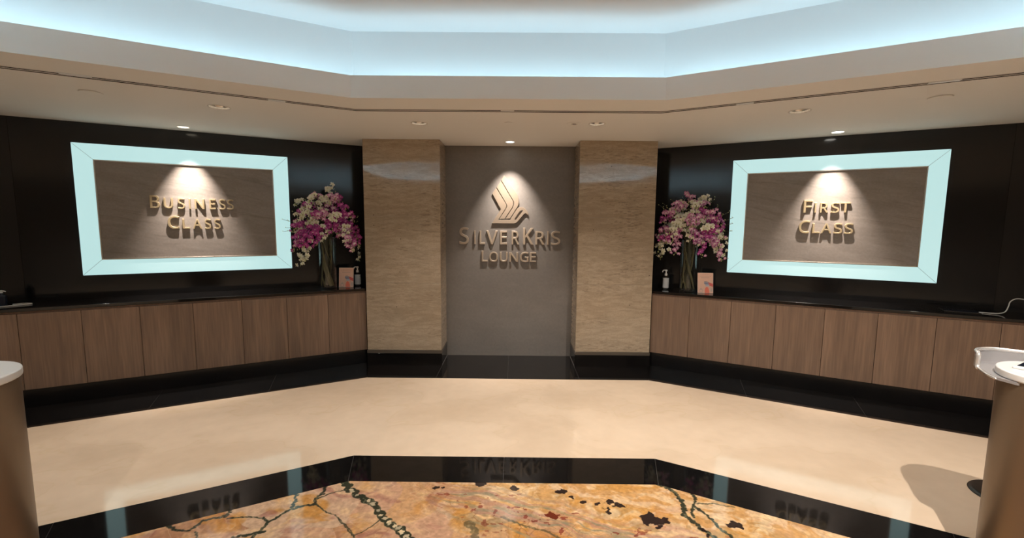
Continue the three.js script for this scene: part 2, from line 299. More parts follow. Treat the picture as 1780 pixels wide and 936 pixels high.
// ---------------------------------------------------------------- floor
{
  const f = struct('floor', null, null, 'polished floor of cream marble with black granite borders and a breccia inlay');
  mesh('floor_base', slab(roomOuter, -0.12, -0.004), M.grout, f);
  const SL = 3.75, stripR = [[1.532, -4.556], along(1.532, -4.556, SL)]; stripR.push([stripR[1][0], BACK - 0.3]);
  const strip = [...stripR, ...mirror(stripR)];
  const bandOut = ring(1.089, -2.972, 3.0, -0.72), bandIn = ring(1.011, -2.659, 2.78, -0.72);
  mesh('marble_field', slab(strip, -0.02, 0, [bandOut]), M.marble, f);
  mesh('breccia_inlay', slab(grow(bandIn, -0.0015), -0.02, 0), M.breccia, f);
  // black granite border slabs, cut at the mitres and once along each long side
  const cut = (a, b, c, d, t) => [[mix(a[0], b[0], t), mix(a[1], b[1], t)], [mix(d[0], c[0], t), mix(d[1], c[1], t)]];
  const gO = grow(bandOut, -0.0015), gI = bandIn;
  const quad = (P) => { const c = P.reduce((s, p) => [s[0] + p[0] / 4, s[1] + p[1] / 4], [0, 0]); return P.map(([x, z]) => { const l = Math.hypot(x - c[0], z - c[1]); return [x + (c[0] - x) / l * 0.0016, z + (c[1] - z) / l * 0.0016]; }); };
  for (let i = 0; i < 8; i++) {
    const a = gO[i], b = gO[(i + 1) % 8], c = gI[(i + 1) % 8], d = gI[i], L = Math.hypot(b[0] - a[0], b[1] - a[1]);
    const slanted = i === 0 || i === 6, stops = slanted ? [0, i === 0 ? 0.735 : 0.265, 1] : L > 2 ? [0, 0.5, 1] : [0, 1];
    for (let k = 0; k + 1 < stops.length; k++) {
      const [p, s] = cut(a, b, c, d, stops[k]), [q, r] = cut(a, b, c, d, stops[k + 1]);
      mesh('border_slab', slab(quad([p, q, r, s]), -0.02, 0), M.black, f);
    }
  }
  // black strip between the cream field and the counters, in slabs
  for (const s of [1, -1]) {
    const F = (P) => quad(P.map(([x, z]) => [s * x, z]));
    for (let k = 0; k < 4; k++) {
      const q = (t) => along(1.532, -4.556, t), o = (t) => along(1.689, -5.14, t), t0 = k / 4, t1 = (k + 1) / 4;
      mesh('strip_slab', slab(F([q(t0 * SL), q(t1 * SL), o(t1 * 4.0), o(t0 * 4.0)]), -0.02, 0), M.black, f);
    }
    mesh('strip_slab', slab(F([[1.532, -4.557], [0.783, -4.557], [0.783, -5.02], [1.689, -5.02]]), -0.02, 0), M.black, f);
  }
  mesh('strip_slab', slab([[0.7815, -4.5575], [0.0008, -4.5575], [0.0008, -5.41], [0.7815, -5.41]], -0.02, 0), M.black, f);
  mesh('strip_slab', slab([[-0.7815, -4.5575], [-0.0008, -4.5575], [-0.0008, -5.41], [-0.7815, -5.41]], -0.02, 0), M.black, f);
  for (const s of [1, -1]) mesh('strip_slab', slab([[s * (stripR[1][0] + 0.001), stripR[1][1] + 0.002], [s * wEnd[0], stripR[1][1] + 0.002], [s * wEnd[0], BACK], [s * (stripR[1][0] + 0.001), BACK]], -0.02, 0), M.black, f);
}

// ---------------------------------------------------------------- ceiling: soffit ring, slot, cove, upper ceiling
const lamps = { accent: [], gimbal: [], disc: [] };
{
  const c = struct('ceiling', null, null, 'beige dropped ceiling around a raised cove washed by pale blue light');
  const slotIn = grow(lip, 0.319), slotOut = grow(lip, 0.395);
  const holes = [];
  lamps.gimbal = [[-0.853, -4.22, 0.068], [0.826, -4.19, 0.068], [-2.393, -3.69, 0.072], [2.391, -3.68, 0.072], [...AT(-1, 2.87, 0, 1.32).filter((_, i) => i !== 1), 0.072], [...AT(1, 2.87, 0, 1.32).filter((_, i) => i !== 1), 0.072]];
  lamps.accent = [[0.0, -5.127, 0.047], [...AT(-1, 1.69, 0, 0.215).filter((_, i) => i !== 1), 0.05], [...AT(1, 1.69, 0, 0.215).filter((_, i) => i !== 1), 0.05]];
  for (const [x, z, r] of [...lamps.gimbal, ...lamps.accent]) holes.push(circleHole(x, z, r));
  mesh('soffit', slab(roomOuter, H, H + 0.04, [slotOut, ...holes]), M.paint, c);
  mesh('soffit', slab(slotIn, H, H + 0.04, [grow(lip, 0.02)]), M.paint, c);
  mesh('slot_box', slab(grow(slotOut, 0.01), H + 0.04, H + 0.075, [grow(slotIn, -0.01)]), M.dark, c);
  for (const [a, b] of [[0.326, 0.334], [0.360, 0.371]]) mesh('slot_blade', slab(grow(lip, b), H, H + 0.002, [grow(lip, a)]), M.paint, c);
  for (const [a, b] of [[0.319, 0.3205], [0.3935, 0.395]]) mesh('slot_liner', slab(grow(lip, b), H + 0.001, H + 0.04, [grow(lip, a)]), M.dark, c);
  mesh('fascia', slab(grow(lip, 0.0199), H, LIP, [lip]), M.paint, c);
  mesh('cove_wall', slab(grow(lip, 0.26), H + 0.04, TOP + 0.02, [grow(lip, 0.21)]), M.covePaint, c);
  mesh('upper_ceiling', slab(grow(lip, 0.3), TOP, TOP + 0.06), M.covePaint, c);
  // pale plates across the slot, painting in the glints on its blades
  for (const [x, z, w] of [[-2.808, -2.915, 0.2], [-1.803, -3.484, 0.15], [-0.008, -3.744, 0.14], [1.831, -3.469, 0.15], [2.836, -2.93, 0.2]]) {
    const g = mesh('slot_glint', box(w * 0.8, 0.003, 0.034), M.white, c); g.position.set(x, H - 0.0005, z); g.rotation.y = x < -0.1 ? TH : x > 0.1 ? -TH : 0;
  }
}
// hidden light strips in the trough
{
  const P = grow(lip, 0.06);
  for (let i = 0; i < 8; i++) {
    const a = P[i], b = P[(i + 1) % 8], L = Math.hypot(b[0] - a[0], b[1] - a[1]), x = (a[0] + b[0]) / 2, z = (a[1] + b[1]) / 2, yaw = Math.atan2(-(b[1] - a[1]), b[0] - a[0]);
    const t = thing('cove_light_strip', 'pale blue light strip hidden in the trough behind the ceiling fascia', 'light', [x, H + 0.04, z], yaw, 'cove light strips');
    mesh('housing', box(L - 0.04, 0.02, 0.05, 0, 0.01, 0), M.white, t);
    mesh('light_diffuser', box(L - 0.06, 0.008, 0.036, 0, 0.024, 0), M.coveStrip, t);
    const l = new THREE.RectAreaLight(new THREE.Color().setRGB(...LIGHT.coveColor), z > -0.9 && Math.abs(x) > 0.3 ? LIGHT.coveRear : LIGHT.cove, L - 0.06, 0.05); l.name = 'cove_area_light';
    l.position.set(x, H + 0.075, z); l.rotation.order = 'YXZ'; l.rotation.set(Math.PI / 2, yaw, 0); scene.add(l);
  }
}

// ---------------------------------------------------------------- walls
{
  const wallSlab = (s, t0, t1, y0, y1, th, m, name, label) => {   // along a slanting wall, front face on the wall plane
    const o = struct(name, box(t1 - t0, y1 - y0, th, 0, 0, -th / 2), m, label), [x, y, z] = AT(s, (t0 + t1) / 2, (y0 + y1) / 2, 0);
    o.position.set(x, y, z); o.rotation.y = TURN[s]; return o;
  };
  wallSlab(-1, -0.27, WJ, 0, H, 0.1, M.blackWall, 'wall_left', 'glossy black wall panel behind the business class sign');
  wallSlab(1, -0.27, WJ, 0, H, 0.1, M.blackWall, 'wall_right', 'glossy black wall panel behind the first class sign');
  wallSlab(-1, WJ + 0.002, WT, 0, H, 0.1, M.blackEnd, 'wall_left_end', 'dull black wall panel at the far left end of the counter');
  wallSlab(1, WJ + 0.002, WT, 0, H, 0.1, M.blackEnd, 'wall_right_end', 'dull black wall panel at the far right end of the counter');
  for (const s of [-1, 1]) { const len = BACK - wEnd[1], w = struct(s < 0 ? 'wall_left_side' : 'wall_right_side', box(0.1, H, len, 0, H / 2, 0), M.greyWall); w.position.set(s * (wEnd[0] + 0.05), 0, wEnd[1] + len / 2); }
  struct('wall_rear', box(wEnd[0] * 2 + 0.2, H, 0.1, 0, H / 2, BACK + 0.05), M.greyWall);
  struct('wall_front', uvBox(1.66, H, 0.1, 0, H / 2, -5.397 - 0.05, 0.3, 0.2), M.slateDark, 'dark slate wall in the recess between the two stone pillars');
  // stone pillars: slabs on the front and on the side faces, black granite plinth
  for (const s of [-1, 1]) {
    const p = struct('pillar', null, null, s < 0 ? 'beige stone pillar left of the lounge sign' : 'beige stone pillar right of the lounge sign'); p.position.set(s * 1.231, 0, 0);
    const w = 0.876, ys = [0.177, 0.983, 1.757, H];
    mesh('core', box(w - 0.008, H - 0.002, 0.66, 0, H / 2, -5.337), M.mortar, p);
    for (let k = 0; k < 3; k++) {
      const h = ys[k + 1] - ys[k] - 0.0016, y = (ys[k + 1] + ys[k]) / 2;
      mesh('stone_slab', uvBox(w - 0.002, h, 0.03, 0, y, -5.018, 0.4 + (s > 0 ? 1.1 : 0), 0.7 * k + 0.2, 0.0012), M.stone, p);
      for (const e of [-1, 1]) mesh('stone_slab', uvBox(0.03, h, 0.62, e * (w / 2 - 0.015), y, -5.345, 0.9 * e + s, 0.7 * k + 0.5, 0.0012), M.stone, p);
    }
    mesh('plinth', new RoundedBoxGeometry(w + 0.012, 0.137, 0.66, 1, 0.002).translate(0, 0.0685, -5.327), M.black, p);
    mesh('plinth_cap', new RoundedBoxGeometry(w + 0.012, 0.038, 0.66, 1, 0.003).translate(0, 0.157, -5.327), M.plinthCap, p);
  }
}

// ---------------------------------------------------------------- counters
for (const s of [-1, 1]) {
  const D = 0.433, T1 = 3.97, doorsN = 9, pitch = 0.4188, side = s < 0 ? 'left' : 'right';
  const sign = s < 0 ? 'business class' : 'first class', r = rng(s < 0 ? 5 : 6);
  // the frame of reference of the run: origin on the wall plane at the pillar end, x along the wall to the right, z into the hall
  const t = thing('base_cabinet', `long walnut base cabinet with flat doors below the ${sign} sign`, 'cabinet', AT(s, 0, 0, 0), TURN[s]);
  const X = (a) => s * a;
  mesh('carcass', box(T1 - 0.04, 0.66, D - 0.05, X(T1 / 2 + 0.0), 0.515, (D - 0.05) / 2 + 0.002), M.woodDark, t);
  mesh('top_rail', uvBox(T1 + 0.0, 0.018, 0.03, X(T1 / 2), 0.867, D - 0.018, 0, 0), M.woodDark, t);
  mesh('toe_kick', box(T1, 0.162, 0.03, X(T1 / 2), 0.082, D - 0.016), M.blackSatin, t);
  const y0 = 0.166, y1 = 0.855;
  for (let k = 0; k < doorsN; k++) {
    const a = k * pitch + 0.0015 + 0.002, w = pitch - 0.0038;
    mesh('door', uvBox(w, y1 - y0, 0.02, X(a + w / 2), (y0 + y1) / 2, D - 0.01, r() * 2, r() * 2, 0.0012), M.wood, t);
  }
  const a = doorsN * pitch + 0.003; mesh('door', uvBox(T1 - a, y1 - y0, 0.02, X((a + T1) / 2), (y0 + y1) / 2, D - 0.01, r() * 2, r() * 2, 0.0012), M.wood, t);
  const c = thing('countertop', `polished black granite countertop under the ${sign} sign`, 'countertop', AT(s, 0, 0.876, 0), TURN[s]);
  mesh('granite_top', new RoundedBoxGeometry(T1, 0.03, D + 0.012, 2, 0.004).translate(X(T1 / 2), 0.015, (D + 0.012) / 2), M.black, c);
}

// ---------------------------------------------------------------- lit sign panels
const font = await new FontLoader().loadAsync('fonts/droid/droid_sans_regular.typeface.json');
const glyphs = {};
function letter(ch, x0, x1, y0, y1, depth, m, parent) {   // one raised letter filling the box x0..x1, y0..y1, its back on z = 0
  if (!glyphs[ch]) {
    const plainI = new THREE.Shape([[0, 0], [0.11, 0], [0.098, 0.12], [0.096, 0.36], [0.098, 0.6], [0.11, 0.72], [0, 0.72], [0.012, 0.6], [0.014, 0.36], [0.012, 0.12]].map(([x, y]) => V2(x, y)));   // a flared stem without serifs
    const g = new THREE.ExtrudeGeometry(ch === 'I' ? [plainI] : font.generateShapes(ch, 1), { depth: 0.8, bevelEnabled: true, bevelThickness: 0.1, bevelSize: 0.013, bevelSegments: 1, curveSegments: 6 }); g.translate(0, 0, 0.1); g.computeBoundingBox(); glyphs[ch] = g;
  }
  const g = glyphs[ch].clone(), b = glyphs[ch].boundingBox;
  g.translate(-b.min.x, -b.min.y, 0).scale((x1 - x0) / (b.max.x - b.min.x), (y1 - y0) / (b.max.y - b.min.y), depth).translate(x0, y0, 0);
  return mesh('letter', g, m, parent);
}
for (const s of [-1, 1]) {
  const t0 = 0.7657, t1 = 2.6064, y0 = 1.1356, y1 = 2.4203, gi = 0.1506, th = 0.02;
  const p = thing('sign_panel', s < 0 ? 'framed slate sign with glowing pale blue border reading BUSINESS CLASS' : 'framed slate sign with glowing pale blue border reading FIRST CLASS', 'sign', AT(s, 0, 0, 0), TURN[s]);
  const xa = s < 0 ? -t1 : t0, xb = s < 0 ? -t0 : t1, g = 0.0012;
  const O = [[xa, y0], [xb, y0], [xb, y1], [xa, y1]], I = [[xa + gi, y0 + gi], [xb - gi, y0 + gi], [xb - gi, y1 - gi], [xa + gi, y1 - gi]];
  for (let i = 0; i < 4; i++) {
    const j = (i + 1) % 4, dx = Math.sign(O[j][0] - O[i][0]) * g, dy = Math.sign(O[j][1] - O[i][1]) * g;
    const q = [[O[i][0] + dx, O[i][1] + dy], [O[j][0] - dx, O[j][1] - dy], [I[j][0] - dx, I[j][1] - dy], [I[i][0] + dx, I[i][1] + dy]];
    mesh('light_border', extrude(q, th, 0.0012).translate(0, 0, 0.001), M.panel, p);
    const mx = (O[i][0] + O[j][0] + I[i][0] + I[j][0]) / 4, my = (O[i][1] + O[j][1] + I[i][1] + I[j][1]) / 4, len = Math.hypot((O[j][0] - O[i][0] + I[j][0] - I[i][0]) / 2, (O[j][1] - O[i][1] + I[j][1] - I[i][1]) / 2);
    const l = new THREE.RectAreaLight(new THREE.Color().setRGB(...LIGHT.panel), LIGHT.panelArea, i % 2 ? gi : len, i % 2 ? len : gi); l.name = 'sign_border_light';
    l.position.set(mx, my, th + 0.003); l.rotation.y = Math.PI; p.add(l);
    const mj = mesh('mitre_joint', box(gi * Math.SQRT2 - 0.004, 0.0022, 0.003), M.joint, p); mj.position.set((O[i][0] + I[i][0]) / 2, (O[i][1] + I[i][1]) / 2, th + 0.0005); mj.rotation.z = Math.atan2(I[i][1] - O[i][1], I[i][0] - O[i][0]);
    // slim metal bead round the slate
    const w = 0.011, ii = I[i], jj = I[j], c = [(I[0][0] + I[1][0]) / 2, (I[0][1] + I[2][1]) / 2], ins = (v) => [v[0] + Math.sign(c[0] - v[0]) * w, v[1] + Math.sign(c[1] - v[1]) * w];
    mesh('metal_bead', extrude([ii, jj, ins(jj), ins(ii)], th + 0.006, 0.0015).translate(0, 0, 0.001), M.trimMetal, p);
  }
  mesh('back_board', box(xb - xa, y1 - y0, 0.004, (xa + xb) / 2, (y0 + y1) / 2, 0.0025), M.dark, p);
  mesh('slate_face', uvBox(xb - xa - 2 * gi - 0.022, y1 - y0 - 2 * gi - 0.022, 0.012, (xa + xb) / 2, (y0 + y1) / 2, 0.011, s * 0.4, 0.3), M.slate, p);
  const rows = s < 0 ? [
    ['B', -2.041, -1.961, 1.808, 1.94], ['U', -1.929, -1.851, 1.809, 1.917], ['S', -1.811, -1.751, 1.806, 1.919], ['I', -1.717, -1.701, 1.808, 1.917], ['N', -1.666, -1.58, 1.808, 1.917], ['E', -1.535, -1.48, 1.808, 1.917], ['S', -1.45, -1.388, 1.806, 1.919], ['S', -1.373, -1.313, 1.806, 1.919],
    ['C', -1.907, -1.806, 1.596, 1.731], ['L', -1.783, -1.722, 1.598, 1.7], ['A', -1.693, -1.615, 1.598, 1.7], ['S', -1.589, -1.531, 1.595, 1.703], ['S', -1.504, -1.445, 1.595, 1.703]] : [
    ['F', 1.469, 1.55, 1.825, 1.959], ['I', 1.569, 1.586, 1.825, 1.93], ['R', 1.618, 1.69, 1.825, 1.93], ['S', 1.712, 1.785, 1.822, 1.932], ['T', 1.793, 1.878, 1.825, 1.93],
    ['C', 1.441, 1.543, 1.603, 1.741], ['L', 1.563, 1.63, 1.606, 1.711], ['A', 1.639, 1.732, 1.606, 1.711], ['S', 1.751, 1.824, 1.603, 1.714], ['S', 1.84, 1.916, 1.603, 1.714]];
  for (const [ch, a, b, c, d] of rows) { const o = letter(ch, a, b, c, d, 0.019, M.gold, p); o.position.z = 0.017; }
}

// ---------------------------------------------------------------- lounge sign in the recess
{
  const p = thing('lounge_sign', 'raised bronze bird emblem above SILVERKRIS LOUNGE letters on the dark recess wall', 'sign', [0, 1.2, -5.397]);
  const rows = [['S', -0.624, -0.506, 1.42, 1.632], ['I', -0.441, -0.42, 1.423, 1.592], ['L', -0.372, -0.304, 1.423, 1.592], ['V', -0.287, -0.148, 1.423, 1.592], ['E', -0.119, -0.031, 1.423, 1.592], ['R', 0.026, 0.12, 1.423, 1.592], ['K', 0.167, 0.297, 1.423, 1.63], ['R', 0.32, 0.436, 1.423, 1.592], ['I', 0.464, 0.486, 1.423, 1.592], ['S', 0.515, 0.63, 1.42, 1.595],
    ['L', -0.346, -0.272, 1.206, 1.34], ['O', -0.251, -0.142, 1.203, 1.33], ['U', -0.118, -0.021, 1.205, 1.327], ['N', -0.001, 0.109, 1.206, 1.327], ['G', 0.132, 0.239, 1.203, 1.33], ['E', 0.256, 0.332, 1.206, 1.327]];
  for (const [ch, a, b, c, d] of rows) letter(ch, a, b, c - 1.2, d - 1.2, 0.017, M.champagne, p);
  const E = new THREE.Group(); E.name = 'bird_emblem'; p.add(E);
  const k = 0.000803, X = (x) => (x - 390) * k - 0.0155, Y = (y) => 2.271 - (y - 80) * k - 1.2;
  const conv = (P) => P.map(([x, y]) => [X(x), Y(y)]);
  const add = (name, P, holes = []) => mesh(name, extrude(conv(P), 0.018, 0.0025, holes.map(conv)), M.emblem, E);
  add('feather', [[279, 160], [300, 118], [320, 84], [400, 195], [480, 305], [524, 368], [543, 425], [548, 480], [541, 525], [525, 560], [417, 736], [343, 742], [455, 574], [470, 535], [474, 485]]);
  add('feather', [[207, 264], [236, 220], [272, 168], [464, 484], [461, 530], [448, 566], [332, 744], [250, 746], [352, 590], [366, 562], [368, 533]]);
  add('body', [[135, 812], [272, 597], [140, 360], [166, 318], [200, 277], [358, 531], [356, 560], [344, 586], [236, 756], [421, 756], [430, 730], [531, 575], [560, 564], [600, 562], [632, 574], [655, 594], [690, 643], [694, 692], [672, 664], [650, 654], [632, 664], [545, 768], [522, 792], [500, 806], [478, 812]], [[[480, 744], [560, 622], [585, 608], [620, 606], [600, 634], [512, 748], [496, 758]]]);
}

// ---------------------------------------------------------------- ceiling fittings
function ringTrim(r, w, h) { return lathe([[r, 0.012], [r, 0], [r + 0.002, -h], [r + w - 0.003, -h], [r + w, -0.001], [r + w, 0.0005]], 40); }
{
  const where = ['over the front of the left pillar', 'over the front of the right pillar', 'over the left counter', 'over the right counter', 'beyond the left edge of the picture', 'beyond the right edge of the picture'];
  lamps.gimbal.forEach(([x, z, r], i) => {
    const t = thing('gimbal_downlight', `round recessed gimbal downlight in the beige ceiling ${where[i]}`, 'light', [x, H, z]);
    mesh('trim_ring', ringTrim(r, 0.011, 0.003), M.alu, t);
    mesh('reflector_cup', lathe([[r, 0.012], [r - 0.002, 0.02], [r - 0.012, 0.05], [0.042, 0.085], [0.0, 0.087]], 36), M.reflector, t);
    const gim = mesh('gimbal_ring', lathe([[0.05, 0.03], [0.054, 0.03], [0.054, 0.045], [0.05, 0.045], [0.05, 0.03]], 32), M.alu, t); gim.rotation.z = 0.1;
    mesh('lamp_face', lathe([[0.0, 0.036], [0.03, 0.038], [0.047, 0.042], [0.047, 0.055]], 28), M.lampSide, t);
    const l = new THREE.SpotLight(new THREE.Color().setRGB(...LIGHT.warm), LIGHT.down * [1, 0.95, 0.6, 0.6, 1.2, 0.6][i], 0, 0.95, 0.7, 2); l.name = 'gimbal_lamp'; l.shadow.radius = 2; l.castShadow = true;
    l.position.set(x, H - 0.004, z); l.target.position.set(x * 0.92, 0, z + (i < 2 ? 0.55 : 0.6)); scene.add(l, l.target);
  });
  const acc = ['in front of the lounge sign', 'above the business class sign', 'above the first class sign'];
  lamps.accent.forEach(([x, z, r], i) => {
    const t = thing('accent_downlight', `small glowing round spotlight in the ceiling ${acc[i]}`, 'light', [x, H, z]);
    mesh('trim_ring', ringTrim(r, 0.006, 0.002), M.white, t);
    mesh('reflector_cup', lathe([[r, 0.012], [r - 0.002, 0.02], [0.03, 0.05], [0, 0.052]], 32), M.reflector, t);
    mesh('lamp_face', lathe([[0.0, -0.004], [r * 0.6, -0.003], [r * 0.86, 0.002], [r * 0.86, 0.03]], 28), i === 1 ? M.lampSide : M.lampOn, t);
    const l = new THREE.SpotLight(new THREE.Color().setRGB(...LIGHT.accentColor), LIGHT.accent * (i ? 0.8 : 0.58), 0, i ? 0.50 : 0.59, 1.0, 2); l.name = 'accent_lamp'; l.shadow.radius = 0.6; l.castShadow = true;
    l.position.set(x, H - 0.004, z);
    if (i) { const [tx, , tz] = AT(i === 1 ? -1 : 1, 1.69, 0, 0); l.target.position.set(tx, 0.16, tz); } else l.target.position.set(0, 1.09, -5.397);
    scene.add(l, l.target);
  });
  for (const [x, z, r, label] of [[-3.08, -3.3, 0.07, 'pale flat disc in the ceiling near the left edge, beyond the slot'], [3.14, -3.27, 0.07, 'pale flat disc in the ceiling near the right edge, beyond the slot'], [-0.004, -4.157, 0.038, 'smallest pale flat disc in the ceiling before the lounge sign']]) {
    const t = thing('sprinkler_cover', label, 'sprinkler cover', [x, H, z]);
    mesh('plate', lathe([[0, -0.008], [r * 0.9, -0.008], [r, -0.005], [r, -0.003]], 32), M.paint, t); mesh('neck', lathe([[0, -0.003], [r * 0.6, -0.003], [r * 0.6, 0.0]], 24), M.alu, t);
  }
  const t = thing('ceiling_detector', 'round beige ceiling detector with a dark slit beside the right gimbal downlight', 'detector', [0.611, H, -4.184]);
  mesh('base_plate', lathe([[0, -0.004], [0.066, -0.004], [0.07, -0.001], [0.07, 0]], 32), M.paint, t);
  mesh('slit', box(0.03, 0.003, 0.008, 0, -0.0055, 0), M.dark, t); mesh('sensor_rim', lathe([[0.028, -0.004], [0.028, -0.008], [0.024, -0.008], [0.024, -0.004]], 28), M.alu, t);
}
// unseen upper downlights; rightmost follows the pod shadow, other two added as fill
for (const [x, z, k, dx, dz, where] of [[1.47, -0.57, 1.8, 0.6, -1.4, 'rightmost'], [-0.8, 0.7, 0.4, -0.6, -1.6, 'leftmost'], [0, -0.6, 0.2, 0, -1.6, 'middle one']]) {
  const t = thing('unseen_cove_downlight', `unseen round downlight in the raised ceiling inside the blue cove, ${where} of three`, 'light', [x, TOP, z], 0, 'raised ceiling downlights');
  mesh('trim_ring', ringTrim(0.06, 0.012, 0.004), M.white, t); mesh('lamp_face', lathe([[0, -0.001], [0.058, -0.001], [0.06, 0.003]], 28), M.lampSide, t);
  const l = new THREE.SpotLight(new THREE.Color().setRGB(...LIGHT.warm), LIGHT.upper * k, 0, 0.9, 0.6, 2); l.name = 'unseen_ceiling_lamp'; l.castShadow = true; l.shadow.radius = 0.7;
  l.position.set(x, TOP - 0.012, z); l.target.position.set(x + dx, 0, z + dz); scene.add(l, l.target);
}
// unseen downlights added behind the viewer to raise the ambient fill
for (const x of [-2.6, 0, 2.6]) {
  const t = thing('added_rear_downlight', `unseen fill downlight added in the dropped ceiling at the rear of the hall, ${x < 0 ? 'leftmost' : x > 0 ? 'rightmost' : 'middle one'} of three`, 'light', [x, H, 2.9], 0, 'added rear downlights');
  mesh('trim_ring', ringTrim(0.06, 0.012, 0.004), M.white, t); mesh('lamp_face', lathe([[0, -0.001], [0.058, -0.001], [0.06, 0.003]], 28), M.lampSide, t);
  const l = new THREE.SpotLight(new THREE.Color().setRGB(...LIGHT.warm), LIGHT.rear, 0, 0.95, 0.7, 2); l.name = 'rear_fill_lamp'; l.castShadow = true; l.shadow.radius = 2;
  l.position.set(x, H - 0.012, 2.9); l.target.position.set(x, 0, 2.7); scene.add(l, l.target);
}

// ---------------------------------------------------------------- vases with orchids
function petalPatch(len, wid, cup, c0, c1, c2) {   // one tepal along +y from the centre
  const rows = [[0.0, 0.16, c0], [0.3, 0.75, c1], [0.62, 1.0, c2], [0.86, 0.72, c2], [1.0, 0.1, c2]], pos = [], col = [], idx = [];
  rows.forEach(([v, w, c]) => { for (const u of [-1, 0, 1]) { pos.push(u * w * wid / 2, v * len, cup * v * v * len + (u ? 0.12 * wid * w : 0)); col.push(...c); } });
  for (let r = 0; r < 4; r++) for (let q = 0; q < 2; q++) { const a = r * 3 + q; idx.push(a, a + 1, a + 3, a + 1, a + 4, a + 3); }
  const g = new THREE.BufferGeometry(); g.setAttribute('position', new THREE.Float32BufferAttribute(pos, 3)); g.setAttribute('color', new THREE.Float32BufferAttribute(col, 3)); g.setIndex(idx); g.computeVertexNormals(); return g;
}
function orchid(kind) {
  const C = kind === 'magenta' ? { c: [0.8, 0.6, 0.68], m: [0.58, 0.09, 0.34], t: [0.42, 0.04, 0.27], l: [0.36, 0.02, 0.22] } : kind === 'pink' ? { c: [0.8, 0.74, 0.66], m: [0.76, 0.58, 0.62], t: [0.58, 0.22, 0.42], l: [0.42, 0.05, 0.24] } : { c: [0.6, 0.62, 0.32], m: [0.8, 0.78, 0.6], t: [0.82, 0.79, 0.66], l: [0.66, 0.62, 0.34] };
  const parts = [], R = 0.034;
  for (const a of [0, 2.25, -2.25]) parts.push(petalPatch(R, R * 0.55, -0.12, C.c, C.m, C.t).rotateZ(a));
  for (const a of [1.15, -1.15]) parts.push(petalPatch(R * 1.02, R * 0.85, 0.1, C.c, C.m, C.t).rotateZ(a).translate(0, 0, 0.002));
  parts.push(petalPatch(R * 0.6, R * 0.5, 0.9, C.c, C.l, C.l).rotateZ(Math.PI).translate(0, 0, 0.004));
  return mergeGeometries(parts);
}
const ORCHID = { magenta: orchid('magenta'), pink: orchid('pink'), cream: orchid('cream') };
const budGeo = (() => { const g = new THREE.SphereGeometry(0.008, 7, 5).scale(0.8, 1.4, 0.8), n = g.attributes.position.count, c = []; for (let i = 0; i < n; i++) c.push(0.5, 0.52, 0.22); g.setAttribute('color', new THREE.Float32BufferAttribute(c, 3)); return g; })();
function leafGeo(L, W) { const s = [], idx = []; for (let i = 0; i <= 6; i++) { const v = i / 6, w = Math.sin(Math.PI * Math.min(1, v * 0.92 + 0.06)) * W / 2; for (const u of [-1, 0, 1]) s.push(u * w, v * L, -0.25 * v * v * L + (u ? 0.3 * w : 0)); } for (let r = 0; r < 6; r++) for (let q = 0; q < 2; q++) { const a = r * 3 + q; idx.push(a, a + 1, a + 3, a + 1, a + 4, a + 3); } const g = new THREE.BufferGeometry(); g.setAttribute('position', new THREE.Float32BufferAttribute(s, 3)); g.setIndex(idx); g.computeVertexNormals(); return g; }
const LEAF = leafGeo(0.13, 0.055);
